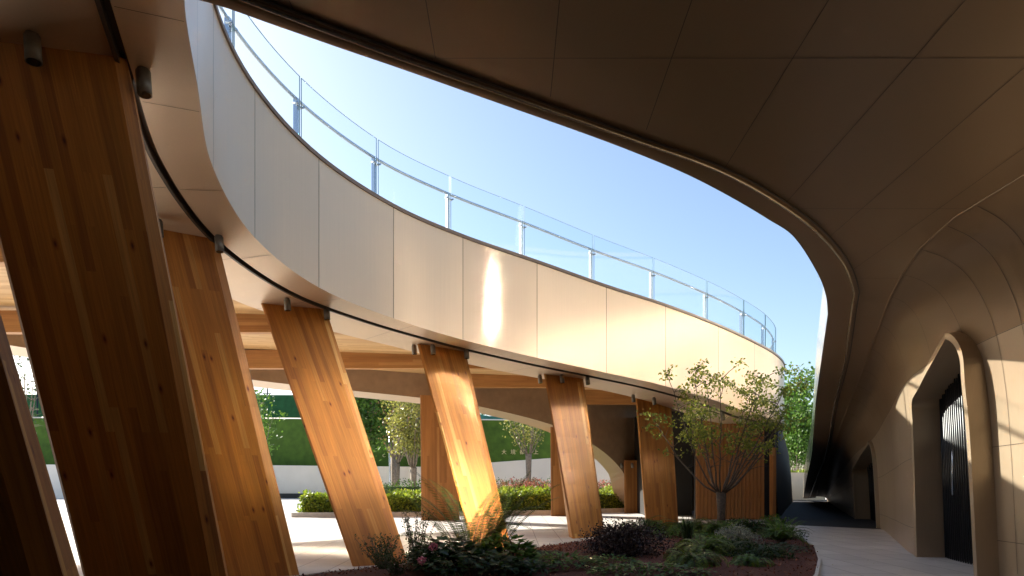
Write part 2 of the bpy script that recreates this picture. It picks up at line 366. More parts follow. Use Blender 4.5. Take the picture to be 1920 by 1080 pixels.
# cross beams
for d, x0, x1, zt, hb in [(6.4, -15, -5.6, 4.55, .46), (11.3, -15, -5.6, 4.05, .5), (16.3, -14.5, -2.6, 3.98, .52), (21.0, -10.5, 3.4, 3.92, .56), (24.5, -2.6, 6.6, 3.78, .54), (27.7, 2.6, 8.6, 3.58, .6)]:
    m = MB(); cz = zt+EYE-hb/2+.03
    m.box(((x0+x1)/2, d+.12, cz), (x1-x0, .26, hb), uvax=0); m.build('cross_beam', M['beam'], ring)
# dark core under the far end of the ring
m = MB()
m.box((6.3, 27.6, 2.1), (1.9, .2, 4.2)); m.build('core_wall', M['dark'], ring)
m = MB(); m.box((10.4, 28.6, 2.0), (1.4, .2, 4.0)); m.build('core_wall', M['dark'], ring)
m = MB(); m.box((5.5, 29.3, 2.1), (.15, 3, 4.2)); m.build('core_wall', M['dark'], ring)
m = MB()
for i in range(18):
    x = 6.72+i*.137; m.box((x, 24.7, 2.05), (.122, .08, 4.06)); 
m.build('timber_slat_wall', M['wood2'], ring)
m = MB(); m.box((8.1, 24.85, 2.05), (2.9, .1, 4.0)); m.build('slat_wall_backing', M['dark'], ring)
m = MB(); m.box((9.36, 24.5, 1.3), (.13, .3, 2.6)); m.build('timber_post', M['wood2'], ring)
# corridor side wall: leaning dark panels running from the ring's end to the far exit
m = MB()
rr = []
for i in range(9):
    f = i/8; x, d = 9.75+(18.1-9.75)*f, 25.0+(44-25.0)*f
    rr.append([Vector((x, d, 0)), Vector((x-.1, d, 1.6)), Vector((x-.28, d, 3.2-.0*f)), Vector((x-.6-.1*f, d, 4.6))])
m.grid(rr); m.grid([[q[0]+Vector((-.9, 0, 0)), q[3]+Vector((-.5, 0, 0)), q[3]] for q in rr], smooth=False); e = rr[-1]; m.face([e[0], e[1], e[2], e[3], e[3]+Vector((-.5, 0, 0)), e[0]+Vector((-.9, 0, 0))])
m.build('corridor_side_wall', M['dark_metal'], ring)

# ------------------------------------------------------------------ glass balustrades
def balustrade(name, label, pts_fn, T, sb=1):
    """pts_fn(t, off, dz) base point; T list of pane joints"""
    root = empty(name, label, 'balustrade', pts_fn((T[0]+T[-1])/2, 0, 0))
    for i, (a, b) in enumerate(zip(T, T[1:])):
        ts = [a+.012+(b-a-.024)*k/6 for k in range(7)]
        m = MB()
        for off in (0, .02): m.grid([[pts_fn(t, off, .06) for t in ts], [pts_fn(t, off, 1.32) for t in ts]])
        m.grid([[pts_fn(t, 0, 1.32) for t in ts], [pts_fn(t, .02, 1.32) for t in ts]], mi=1, smooth=False)
        m.grid([[pts_fn(t, 0, .06) for t in ts], [pts_fn(t, .02, .06) for t in ts]], mi=1, smooth=False)
        for t in (ts[0], ts[-1]): m.face([pts_fn(t, 0, .06), pts_fn(t, .02, .06), pts_fn(t, .02, 1.32), pts_fn(t, 0, 1.32)], mi=1)
        m.build('glass_pane', [M['glass'], M['glass_edge']], root)
    ts = [T[0]+(T[-1]-T[0])*k/(8*len(T)) for k in range(8*len(T)+1)]
    m = MB(); m.tube([pts_fn(t, .12, .98) for t in ts], .031, 8); m.build('handrail', M['steel'], root)
    for t in T:
        m = MB(); a, b = pts_fn(t, .10, -.02), pts_fn(t, .10, .97); tg = (pts_fn(min(t+.05, T[-1]), 0, 0)-pts_fn(max(t-.05, T[0]), 0, 0)); ang = math.atan2(tg.y, tg.x)
        rot = Matrix.Rotation(ang, 3, 'Z')
        m.box((a+b)/2, (.065, .08, .99), rot); m.box(a+Vector((0, 0, .01)), (.12, .12, .02), rot)
        post = m.build('post', M['steel'], root)
        for z in (.14, .84):
            c = MB(); q = pts_fn(t, .05, z); c.tube([q-tg.normalized()*.07, q+tg.normalized()*.07], .012, 6)
            c.tube([q-tg.normalized()*.07+nrm0(tg)*.04, q-tg.normalized()*.07-nrm0(tg)*.06], .02, 8); c.tube([q+tg.normalized()*.07+nrm0(tg)*.04, q+tg.normalized()*.07-nrm0(tg)*.06], .02, 8)
            c.build('glass_clamp', M['steel'], post)
    return root
def nrm0(tg): return Vector((-tg.y, tg.x, 0)).normalized()
balustrade('glass_balustrade', 'curved clear glass balustrade with steel posts along the top of the ring walkway', lambda t, off, dz: jo(t, .28+off, 3, dz),
           [1.93, 2.93, 3.93, 4.93, 5.92, 6.92, 7.92, 8.92, 9.92, 10.92, 11.92, 12.92, 13.92, 14.92])

# ------------------------------------------------------------------ canopy building on the right
def Zs(d):
    if d < 10: return 3.05+(10-d)*.05
    if d < 11.6: return 3.05-.03*(d-10)
    return 3.0-.129*(d-11.6)
def onZ(X, Y):
    lo, hi = 1., 60.
    for _ in range(50):
        m_ = (lo+hi)/2
        if m_*(HY-Y)/F < Zs(m_): lo = m_
        else: hi = m_
    return px(X, lo), lo
E = [onZ(*q) for q in [(385, 3), (511, 46), (640, 91), (763, 133), (930, 192), (1100, 252), (1200, 290), (1290, 328), (1371, 370), (1440, 411), (1490, 446), (1532, 511), (1548, 552)]]
E += [(5.62, 12.15), (6.75, 14.9), (8.15, 18.3), (10.2, 23.1), (12.4, 28.3), (15.5, 36), (19.2, 45)]
G = [onZ(*q) for q in [(390, -28), (515, 20), (640, 67), (763, 112), (900, 160), (1033, 207), (1200, 266), (1340, 316), (1449, 374), (1532, 435), (1584, 498), (1602, 549)]]
G += [(6.33, 12.8), (7.4, 15.2), (8.8, 18.6), (10.8, 23.2), (13.0, 28.4), (16.0, 36), (19.6, 45)]
E = [(-2.6, 4.6)]+E if E[0][0] > -2.2 else E
Gt = sorted((b, a) for a, b in G)
Gx = lambda d: lerp(Gt, d) if d > Gt[0][0] else -3.2
Rt = [(-9, 5.4), (3, 5.4), (7.2, 5.4), (8.24, 5.34), (9.2, 5.5), (10.25, 5.85), (13.7, 7.25), (17.2, 8.66), (28, 13.0), (45, 20)]
Rx = lambda d: lerp(Rt, d)
bld = empty('canopy_building', 'bronze metal building with sweeping canopy soffit curving down into its arched wall on the right', 'building', (9, 12, 0))
ds = [-9+.5*i for i in range(25)]+[3.5+.2*i for i in range(60)]+[15.5+.7*i for i in range(43)]
ds = [d for d in ds if d <= 45]
m = MB(); m.grid([[W3(Gx(d)+(Rx(d)-Gx(d))*k/10, d, Zs(d)+.015) for k in range(11)] for d in ds]); m.build('canopy_soffit', M['shadowed'], bld)
def dense(P, n=6):
    return [cr(P, i/n) for i in range((len(P)-1)*n+1)]
# split at the kink so it stays sharp
Ed = dense(E[:14 if len(E) == 20 else 15])[:-1]+dense(E[13 if len(E) == 20 else 14:], 3)
def near(P, q): return min(P, key=lambda a: (a[0]-q[0])**2+(a[1]-q[1])**2)
GD = dense(G[:12])+dense(G[12:], 3)
nE = len(Ed); LG = []
for i, e_ in enumerate(Ed): LG.append(near(GD, e_))
# even the mapping by using arc fraction
def arc(P):
    L = [0]
    for a, b in zip(P, P[1:]): L.append(L[-1]+math.dist(a, b))
    return L
def resamp(P, n):
    L = arc(P); out = []; k = 0
    for i in range(n):
        s = L[-1]*i/(n-1)
        while k < len(L)-2 and L[k+1] < s: k += 1
        f = (s-L[k])/max(L[k+1]-L[k], 1e-9); out.append((P[k][0]+(P[k+1][0]-P[k][0])*f, P[k][1]+(P[k+1][1]-P[k][1])*f))
    return out
def kink_split(P): return min(range(len(P)), key=lambda i: abs(P[i][1]-12.3))
ke, kg = kink_split(Ed), kink_split(GD)
EE = resamp(Ed[:ke+1], 90)+resamp(Ed[ke:], 60)[1:]; GG = resamp(GD[:kg+1], 90)+resamp(GD[kg:], 60)[1:]
m = MB()
m.grid([[W3(a[0], a[1], Zs(a[1])) for a in EE], [W3(a[0]*.25+b[0]*.75, a[1]*.25+b[1]*.75, Zs(a[1]*.25+b[1]*.75)-.012) for a, b in zip(EE, GG)], [W3(b[0], b[1], Zs(b[1])+.015) for b in GG]]); m.build('canopy_lip', M['shadowed'], bld)
m = MB(); m.tube([W3(b[0], b[1], Zs(b[1])+.0) for b in GG], .022, 6); m.build('lip_bead', M['gloss'], bld)
m = MB(); m.tube([W3(b[0]+.07, b[1]-.03, Zs(b[1])+.004) for b in GG[1:]], .011, 6); m.build('lip_groove', M['groove'], bld)
# upper fascia of the canopy, leaning very slightly
def en(i):
    a, b = EE[max(i-1, 0)], EE[min(i+1, len(EE)-1)]; v = Vector((b[0]-a[0], b[1]-a[1], 0)).normalized(); return Vector((v.y, -v.x, 0))   # towards the building
FH = lambda i: 1.25
m = MB(); m.grid([[W3(a[0], a[1], Zs(a[1])) for a in EE], [W3(a[0], a[1], Zs(a[1])+FH(i)) for i, a in enumerate(EE)]]); m.build('canopy_fascia', M['gloss'], bld)
# roof deck over the canopy
rows = []
for d in [-9, -4, 0, 3, 4.6]+[5+.8*i for i in range(51)]:
    Et = lerp(sorted((b, a) for a, b in EE), d) if d > 4.6 else -3.5
    rows.append([W3(Et+.02, d, Zs(d)+1.24), W3(Et+3, d, Zs(d)+1.24), W3(Rx(d)+9, d, Zs(d)+1.24)])
m = MB(); m.grid(rows); m.build('roof_deck', M['stone'], bld)
# unseen dark walls added behind and beside the viewer to block light
m = MB(); m.box((-3.5, -2.6, 2.9), (23, .2, 5.8)); m.build('rear_blocker', M['dark_metal'], bld)
m = MB(); m.box((-8.9, 2.1, 2.9), (.2, 9.2, 5.8)); m.build('side_blocker', M['dark_metal'], bld)
# upper storey behind the canopy edge: reflective metal facade with rails and mullions
ua, ub = Vector((7.26, 8.5, 0)), Vector((13.4, 22.9, 0)); uv_ = (ub-ua).normalized(); un = Vector((-uv_.y, uv_.x, 0)); UL = (ub-ua).length
m = MB(); z0_, z1_ = 5.0, 10.3
m.grid([[ua+uv_*(UL*i/30)+Vector((0, 0, z)) for i in range(31)] for z in (z0_-1.5, 6, 8, z1_)], smooth=False)
bk_ = -un*5
m.face([ua+Vector((0, 0, z1_)), ub+Vector((0, 0, z1_)), ub+bk_+Vector((0, 0, z1_)), ua+bk_+Vector((0, 0, z1_))])
m.face([ua, ua+bk_, ua+bk_+Vector((0, 0, z1_)), ua+Vector((0, 0, z1_))]); m.face([ub, ub+bk_, ub+bk_+Vector((0, 0, z1_)), ub+Vector((0, 0, z1_))])
m.build('upper_facade', M['mirror'], bld)
m = MB(); sc_ = 5.75; rows_ = []  # unseen concave reflector added to throw a bright streak onto the fascia
for i in range(13):
    q = -1+i/6; p_ = ua+uv_*(sc_+q*.34)+un*(.10+.004*q*q); rows_.append([p_+Vector((0, 0, 8.4)), p_+Vector((0, 0, 10)), p_+Vector((0, 0, 12.6-1.8*abs(q)))])
m.grid(rows_); m.build('streak_reflector', M['mirror2'], bld)
m = MB()
for z in (6.3, 8.75, 10.2): m.box((ua+ub)/2+un*.06+Vector((0, 0, z)), (UL, .12, .16), Matrix.Rotation(math.atan2(uv_.y, uv_.x), 3, 'Z'))
m.build('facade_rail', M['shadowed'], bld)
# soffit seams
def seam(mb, P, wdt=.006, dz=-.004):
    for a, b in zip(P, P[1:]):
        v = (b-a); n = Vector((-v.y, v.x, 0)).normalized()*wdt/2
        mb.face([a-n+Vector((0, 0, dz)), a+n+Vector((0, 0, dz)), b+n+Vector((0, 0, dz)), b-n+Vector((0, 0, dz))])
sf = lambda x, d: W3(x, d, Zs(d)+.015)
for X in (-1.55, -.6, .33, 1.25, 2.2, 3.15, 4.1, 5.0):
    P = [sf(X, -2.4+.25*i) for i in range(68) if Gx(-2.4+.25*i) < X-.02 and X < Rx(-2.4+.25*i)]
    m = MB(); seam(m, P); m.build('soffit_joint', M['groove'], bld)
for d in (-2.0, 1.6, 5.35, 8.0, 10.4, 12.6, 14.9, 17.3, 20, 23, 26, 30):
    x0, x1 = Gx(d)+.02, Rx(d); m = MB(); seam(m, [sf(x0+(x1-x0)*i/10, d) for i in range(11)]); m.build('soffit_joint', M['groove'], bld)
# cove + wall loft
ST = [(-9, 7.6, -9), (3, 7.3, 3), (7.2, 7.22, 8.0), (8.24, 7.28, 9.2), (10.0, 7.40, 10.5), (12.4, 7.74, 13.0), (16, 9.42, 16.8), (19.6, 11.1, 20.6), (25, 13.0, 26), (44, 20.8, 45)]
PROF = [(0, 0), (.28, .02), (.52, .075), (.74, .20), (.87, .40), (.94, .66), (1, 1)]
def stn(u):
    s = cr([(q[0], q[1], q[2]) for q in ST], u); r = Vector((Rx(s[0]), s[0], Zs(s[0])+.015)); return r, Vector((s[1], s[2], -EYE))
def wl(u, v):
    r, b = stn(u); a, h = cr(PROF, v*(len(PROF)-1)); p = r.lerp(b, a); z = r.z+(b.z-r.z)*h
    return W3(p.x, p.y, z)
def u_of_p(p):
    lo, hi = 0., len(ST)-1.
    for _ in range(40):
        m_ = (lo+hi)/2
        if stn(m_)[1].y < p: lo = m_
        else: hi = m_
    return lo
def wallpt(p, z):
    u = u_of_p(p); lo, hi = 0., 1.
    for _ in range(30):
        m_ = (lo+hi)/2
        if wl(u, m_).z-EYE > z: lo = m_
        else: hi = m_
    return wl(u, lo)
def outline(p0, p1, z0, z1, r0, r1, n=8):
    """arch outline in (base d, height) with rounded shoulders"""
    O = [(p0, -1.5+(z0-r0*.95+1.5)*i/14) for i in range(14)]
    c = (p0+r0, z0-r0*.95)
    for i in range(n+1):
        a = math.pi-i/n*math.pi/2*.86; O.append((c[0]+r0*math.cos(a), c[1]+r0*.95*math.sin(a)))
    e = (p1-r1, z1-r1*.9); Q = []
    for i in range(n+1):
        a = math.pi/2*.80-i/n*math.pi/2*.80; Q.append((e[0]+r1*math.cos(a), e[1]+r1*.9*math.sin(a)))
    s = O[-1]; t = Q[0]
    O += [(s[0]+(t[0]-s[0])*i/10, s[1]+(t[1]-s[1])*i/10) for i in range(1, 10)]+Q
    O += [(p1, e[1]+(-1.5-e[1])*i/14) for i in range(1, 15)]
    return O
A1 = outline(10.45, 13.0, 2.2, 1.52, .5, .22); A2 = outline(20.6, 25.2, 1.05, .35, .45, .3)
def inside(poly, x, y):
    c = False; n = len(poly)
    for i in range(n):
        x1, y1 = poly[i]; x2, y2 = poly[(i+1) % n]
        if (y1 > y) != (y2 > y) and x < (x2-x1)*(y-y1)/(y2-y1)+x1: c = not c
    return c
A1c, A2c = A1+[(13.0, -2), (10.45, -2)], A2+[(25.2, -2), (20.6, -2)]
U = [i*.1 for i in range(30)]+[3+.012*i for i in range(int(2.3/.012))]+[5.3+.05*i for i in range(34)]+[7+.025*i for i in range(44)]+[8.1+.09*i for i in range(11)]
U = [u for u in U if u <= 9]; VV = [i/70 for i in range(71)]
rows = [[wl(u, v) for v in VV] for u in U]; pb = [stn(u)[1].y for u in U]
def skip(a, b):
    z = (rows[a][b].z+rows[a+1][b+1].z)/2-EYE; p = (pb[a]+pb[a+1])/2
    return any(inside(A1c, p+a_, z+b_) or inside(A2c, p+a_, z+b_) for a_ in (-.045, .045) for b_ in (-.05, 0, .05))
m = MB(); m.grid(rows, skip=lambda a, b: skip(a, b) or b < 37); m.build('arched_wall', M['wallmetal'], bld)
m = MB(); m.grid([q[:38] for q in rows], skip=lambda a, b: skip(a, b)); m.build('cove_lining', M['shadowed'], bld)  # cove uses the darkened metal too, shade put into its colour
m = MB()
cov = lambda u, v: wl(u, v)+(wl(u, v)-wl(u, min(v+.02, 1))).cross(wl(u+.01, v)-wl(u, v)).normalized()*0
def onwall(P, wd=.008):
    mb = m
    for (u0, v0), (u1, v1) in zip(P, P[1:]):
        a, b = wl(u0, v0), wl(u1, v1)
        du = (wl(min(u0+.02, 9), v0)-a).normalized(); dv = (wl(u0, min(v0+.02, 1))-a) if v0 < .97 else (a-wl(u0, v0-.02)); n = du.cross(dv).normalized()
        if n.x > 0 and abs(n.x) > .3: n = -n
        if n.z > .3: n = -n
        s = n.cross((b-a).normalized())*wd/2
        mb.face([a-s+n*.005, a+s+n*.005, b+s+n*.005, b-s+n*.005])
zin = lambda u, v: inside(A1c, stn(u)[1].y, wl(u, v).z-EYE) or inside(A2c, stn(u)[1].y, wl(u, v).z-EYE)
for u in [1, 1.5, 2, 2.55, 3.15, 3.6, 4.1, 4.6, 5.1, 5.5, 5.9, 6.3, 6.7, 7.1, 7.5, 7.9, 8.3, 8.7]:
    Q = [(u, v) for v in [.02+.03*i for i in range(33)]]
    run = []
    for q in Q:
        if zin(*q): break
        run.append(q)
    if len(run) > 1: onwall(run)
for v in (.53, .78, .93):
    run = []
    for i in range(300):
        u = .5+i*.0283
        if zin(u, v) or u > 8.9:
            if len(run) > 1: onwall(run)
            run = []
        else: run.append((u, v))
    if len(run) > 1: onwall(run)
m.build('wall_joint', M['groove'], bld)
m = MB(); onwall_pts = [(i*.03, 0.0) for i in range(300)]; P = [wl(u, v) for u, v in onwall_pts]; m.tube([p+Vector((0, 0, -.004)) for p in P], .012, 6); m.build('ridge_bead', M['shadowed'], bld)
# arch rims + recesses
def arch(A, nin, depth, prot0, prot1, th, name='arch_surround'):
    n = len(A); nin = Vector(nin).normalized(); L = arc([(a[0], a[1]) for a in A])
    pts = [wallpt(*a) for a in A]; m = MB(); rows = []
    for i, p in enumerate(pts):
        f = L[i]/L[-1]; pr = prot0+(prot1-prot0)*min(1, max(0, (f-.32)/.3))
        a, b = pts[max(i-1, 0)], pts[min(i+1, n-1)]; t = (b-a).normalized(); out = t.cross(nin).normalized()
        cpt = sum(pts, Vector())/n
        if out.dot(p-cpt) < 0: out = -out
        f0 = p-nin*pr; q0 = p+nin*depth
        rows.append([q0, f0, f0+out*th, p+out*(th+.02)+nin*.05])
    m.grid(rows, smooth=False); return m.build(name, M['wallmetal'], bld), pts, nin
rim1, P1, N1 = arch(A1, (.99, -.135, 0), .56, .30, .03, .10)
rim2, P2, N2 = arch(A2, (.94, -.33, 0), .6, .10, .03, .10)
# dark groove at the outside of the near hood
m = MB()
for i in range(len(P1)//2-4):
    pass
def recess_fill(A, P, nin, depth, name, bars=True):
    # door plane: dark glass with vertical bars
    pr = [p+nin*(depth-.06) for p in P]; m = MB(); c = sum(pr, Vector())/len(pr)
    base = [Vector((p.x, p.y, 0)) for p in (pr[0], pr[-1])]
    i = 0
    poly = pr
    for a, b in zip(poly, poly[1:]):
        m.face([a, b, Vector((b.x, b.y, 0)) if False else c])
    m.face([pr[0], c, pr[-1]])
    g_ = m.build(name, M['lens'], bld)
    if bars:
        mb = MB(); a, b = pr[0], pr[-1]; Lh = (Vector((b.x-a.x, b.y-a.y, 0))).length; nb = int(Lh/.085)
        for k in range(1, nb):
            f = k/nb; p_ = A[0][0]+(A[-1][0]-A[0][0])*f
            # top height at this p
            zt = max([z for (pp, z) in A if abs(pp-p_) < .16] or [1.])
            top = wallpt(p_, zt)+nin*(depth-.10); bot = wallpt(p_, -1.49)+nin*(depth-.10)
            mb.tube([bot, top-Vector((0, 0, .03))], .016, 4)
        mb.build('door_grille', M['black'], bld)
recess_fill(A1, P1, N1, .56, 'door_glazing')
m = MB(); hp_ = wallpt(12.35, -.3)+N1*.40; m.tube([hp_, hp_+Vector((0, 0, .9))], .018, 8); m.tube([hp_+Vector((0, 0, .1)), hp_+Vector((0, 0, .1))+N1*.08], .01, 6); m.tube([hp_+Vector((0, 0, .8)), hp_+Vector((0, 0, .8))+N1*.08], .01, 6); m.build('door_handle', M['steel'], bld)
recess_fill(A2, P2, N2, .6, 'door_glazing')
# low end wall and planting glimpsed at the far end of the passage
m = MB(); m.box((19.0, 47, .95), (5, .3, 1.9)); tag(m.build('end_wall', M['metal']), 'low pale wall closing the far end of the narrow dark passage', 'wall')

# canopy-edge balustrade
def eb(t, off, dz):
    i = min(int(t), len(EE)-2); f = t-i; a = Vector((*EE[i], 0)).lerp(Vector((*EE[i+1], 0)), f); n = en(i); p = a+n*(.3+off)
    return W3(p.x, p.y, Zs(a.y)+1.25+dz)
balustrade('glass_balustrade', 'glass balustrade seen edge on above the straight canopy edge at the right of the sky', eb, [88+6.8*i for i in range(9)])

# ------------------------------------------------------------------ timber columns
def column(tl, tr_, bl, br_, zt, ch=(.10, .14), th=.5, label='', matl='wood', grp='leaning timber columns under the inner edge of the ring', zb=0):
    c = (Vector((bl[0]+br_[0], bl[1]+br_[1], 0)))/2
    tl, tr_ = Vector((*tl, zt[0]+EYE+.03)), Vector((*tr_, zt[1]+EYE+.03)); bl, br_ = Vector((*bl, zb)), Vector((*br_, zb))
    def sec(l, r, cw):
        u = (r-l); u.z = 0; u.normalize(); bk = Vector((-u.y, u.x, 0))
        if bk.y < 0: bk = -bk
        return [l+bk*.03, l+u*.03, r-u*.0, r+u*cw+bk*cw*.55, r+u*(cw-.05)+bk*th, l+bk*th+u*.36]
    T, B = sec(tl, tr_, ch[0]), sec(bl, br_, ch[1]); m = MB(); n = len(T); off = random.random()*7; H = (T[0]-B[0]).length
    acc = off
    for i in range(n):
        j = (i+1) % n; wd = (T[j]-T[i]).length; wb = (B[j]-B[i]).length; K = 10
        rows = [[B[i].lerp(T[i], k/K), B[j].lerp(T[j], k/K)] for k in range(K+1)]
        uvs = [[(acc, H*k/K+off*3), (acc+wb+(wd-wb)*k/K*1.0, H*k/K+off*3)] for k in range(K+1)]
        m.grid(rows, uvs, smooth=False); acc += max(wd, wb)
    m.face(T); m.face(B[::-1])
    o = m.build('timber_column', M[matl]); me = o.data
    me.transform(Matrix.Translation(-c)); o.location = c
    tag(o, label, 'column', grp); return o
column((-4.84, 2.7), (-3.56, 3.35), (-3.74, 3.7), (-2.56, 4.0), (3.9, 3.8), label='nearest timber column, a pale brown slice leaning in at the bottom left corner')
column((-5.24, 6.3), (-3.9, 6.68), (-4.48, 7.3), (-3.27, 7.6), (4.12, 4.12), label='largest and darkest timber column, shaded brown, filling the left side')
column((-5.9, 10.0), (-4.62, 10.4), (-4.6, 10.2), (-3.42, 10.5), (3.78, 3.72), label='narrow orange timber column right behind the big dark one, cut off at the bottom edge')
column((-4.75, 12.8), (-3.73, 13.2), (-2.7, 11.6), (-1.98, 12.0), (3.38, 3.32), (.12, .2), label='third leaning timber column from the left whose whole length is seen, left of the fern')
column((-2.16, 15.6), (-1.16, 16.1), (-.76, 13.8), (-.17, 14.2), (3.05, 3.0), (.08, .30), label='honey coloured leaning timber column directly behind the tall fern')
column((.86, 18.3), (1.9, 18.8), (1.53, 17.0), (2.38, 17.75), (2.8, 2.78), (.1, .14), label='leaning timber column behind the dark purple dome shrub')
column((3.9, 21.5), (5.1, 22.1), (4.18, 21.1), (5.25, 21.7), (2.62, 2.5), (.1, .12), label='timber column beside the courtyard tree, partly behind its left branches')
GB = 'upright timber columns under the outer edge of the ring'
column((-3.28, 24.4), (-2.1, 24.7), (-3.22, 24.3), (-1.95, 24.7), (2.95, 2.95), (.06, .06), label='rear timber column half hidden behind the honey coloured column by the fern', matl='wood2', grp=GB)
column((1.54, 27.2), (2.9, 27.7), (1.56, 27.1), (2.9, 27.6), (2.1, 2.0), (.06, .06), label='rear timber column showing left of the column behind the dome shrub', matl='wood2', grp=GB)
column((4.84, 29.4), (6.2, 30.0), (4.84, 29.3), (6.2, 29.9), (.75, .75), (.06, .06), label='short rear timber column where the outer arch comes down to the ground', matl='wood2', grp=GB)

# ------------------------------------------------------------------ ceiling spotlights
def spotlight(p, label, s=1.0, grp='cylinder spotlights under the ring soffit'):
    root = empty('spotlight', label, 'spotlight', p, grp); tilt = Vector((.10, -.06, -1)).normalized(); p = Vector(p)
    m = MB(); m.tube([p+Vector((0, 0, .01)), p-Vector((0, 0, .02))], .05*s, 12); m.build('mounting_plate', M['spot'], root)
    m = MB(); a = p+tilt*.02; b = p+tilt*.24*s; m.tube([a, b], .064*s, 16); bd = m.build('lamp_body', M['spot'], root)
    m = MB(); m.tube([b+tilt*.001, b+tilt*.004], .052*s, 14); m.build('lens', M['lens'], root)
for X, Y, lab, s in [(60, 62, 'spotlight over the top of the largest dark column at the far left', 1.1), (268, 130, 'big black spotlight hanging right of the largest dark column', 1.1),
                  (296, 398, 'spotlight over the second orange column, half behind the dark column', 1), (410, 438, 'spotlight at the right shoulder of the narrow orange column', 1),
                  (538, 560, 'spotlight in front of the third leaning column head', .9), (612, 578, 'spotlight at the right of the third leaning column head', .9),
                  (776, 647, 'spotlight left of the head of the column behind the fern', .9), (811, 647, 'spotlight in front of the head of the column behind the fern', .9), (874, 655, 'spotlight right of the head of the column behind the fern', .9),
                  (1012, 702, 'spotlight left of the head of the column behind the dome shrub', .9), (1053, 703, 'spotlight in front of the head of the column behind the dome shrub', .9), (1101, 706, 'spotlight right of the head of the column behind the dome shrub', .9),
                  (1187, 740, 'spotlight left of the head of the column beside the tree', .9), (1226, 742, 'spotlight in front of the head of the column beside the tree', .9),
                  (1355, 772, 'left of two spotlights above the timber slat wall', .9), (1388, 780, 'right of two spotlights above the timber slat wall', .9)]:
    # intersect the ray with the soffit
    best = None
    for i in range(900):
        d = 4+i*.025; x, z = px(X, d), pz(Y, d)
        k = min(range(0, (NJ-2)*4), key=lambda q: (cr(J, q/4)[0]-x)**2+(cr(J, q/4)[1]-d)**2)
        zz = cr(J, k/4)[2]
        if z >= zz-.0: best = (x, d, zz+EYE+.0); break
    if best: spotlight(best, lab, s)
for X, Y, lab in [(1165, 868, 'left of two small spotlights on the descending outer arch'), (1185, 868, 'right of two small spotlights on the descending outer arch')]:
    p = ppt(X, Y, 29.2); spotlight(p, lab, .9)

# ------------------------------------------------------------------ vegetation helpers
def rnd(a, b): return random.uniform(a, b)
def rdir():
    while True:
        v = Vector((rnd(-1, 1), rnd(-1, 1), rnd(-1, 1)))
        if .05 < v.length < 1: return v.normalized()
def leafcloud(m, c, r, n, L, W, shell=.55, flat=None):
    c = Vector(c)
    for _ in range(n):
        v = rdir(); f = shell+(1-shell)*random.random(); p = c+Vector((v.x*r[0], v.y*r[1], v.z*r[2]))*f
        d = (v*.6+rdir()*.8).normalized(); m.leaf(p, d, rdir(), L*rnd(.7, 1.3), W*rnd(.7, 1.2))
def shrub(name, label, c, r, n, L, W, lm, cat='shrub', grp=None, clumps=10):
    root = empty(name, label, cat, c, grp); m = MB(); c = Vector(c)
    for k in range(clumps):
        a = rnd(0, 6.28); q = math.sqrt(random.random())*.62
        cc = c+Vector((math.cos(a)*q*r[0], math.sin(a)*q*r[1], r[2]*rnd(.25, .62)*(1.15-q))); leafcloud(m, cc, (r[0]*.46, r[1]*.46, r[2]*.42), n//clumps, L, W)
    for v in range(len(m.v)): 
        if m.v[v][2] < .02: m.v[v] = (m.v[v][0], m.v[v][1], .02)
    m.build('foliage', M[lm], root)
    s = MB()
    for k in range(7):
        a = rnd(0, 6.28); s.tube([c, c+Vector((math.cos(a)*r[0]*.5, math.sin(a)*r[1]*.5, r[2]*.7))], [.012, .005], 5)
    s.build('stem', M['bark'], root); return root
def frond(m, st, p, az, L, lift, curl, pin, pw=.012, npn=26, droop=0):
    """arching frond: rachis tube + narrow pinnae"""
    h = Vector((math.cos(az), math.sin(az), 0)); pts = []; q = Vector(p); el = lift; step = L/20
    for k in range(21):
        pts.append(q.copy()); q = q+(h*math.cos(el)+Vector((0, 0, 1))*math.sin(el))*step; el -= curl/20*(1+k/10)
    st.tube(pts, [.006*(1-k/24) for k in range(21)], 5, cap=False)
    side = Vector((-h.y, h.x, 0))
    for k in range(npn):
        f = .22+.78*k/npn; i = min(int(f*20), 19); a = pts[i].lerp(pts[i+1], f*20-i); t = (pts[i+1]-pts[i]).normalized()
        ln_ = pin*math.sin(math.pi*min(1, (f-.12)/.88)**.8)**.7+.01
        for s in (-1, 1):
            d = (side*s+t*.35+Vector((0, 0, -.15-droop))).normalized(); m.leaf(a, d, t.cross(side), ln_*rnd(.9, 1.1), pw)
def fern(label, c, n, L, pin, lift=(.9, 1.4), curl=(1.2, 2.2), lm='l_fern', grp=None, npn=26, pw=.012, azr=(0, 6.28)):
    n = int(n*1.5); L *= 1.2; pw *= 1.5
    root = empty('fern', label, 'fern', c, grp); m = MB(); s = MB()
    for k in range(n):
        frond(m, s, Vector(c)+Vector((rnd(-.06, .06), rnd(-.06, .06), 0)), rnd(*azr), L*rnd(.75, 1.1), rnd(*lift), rnd(*curl), pin*rnd(.8, 1.1), pw, npn)
    m.build('frond_leaves', M[lm], root); s.build('frond_stalks', M['bark'], root); return root
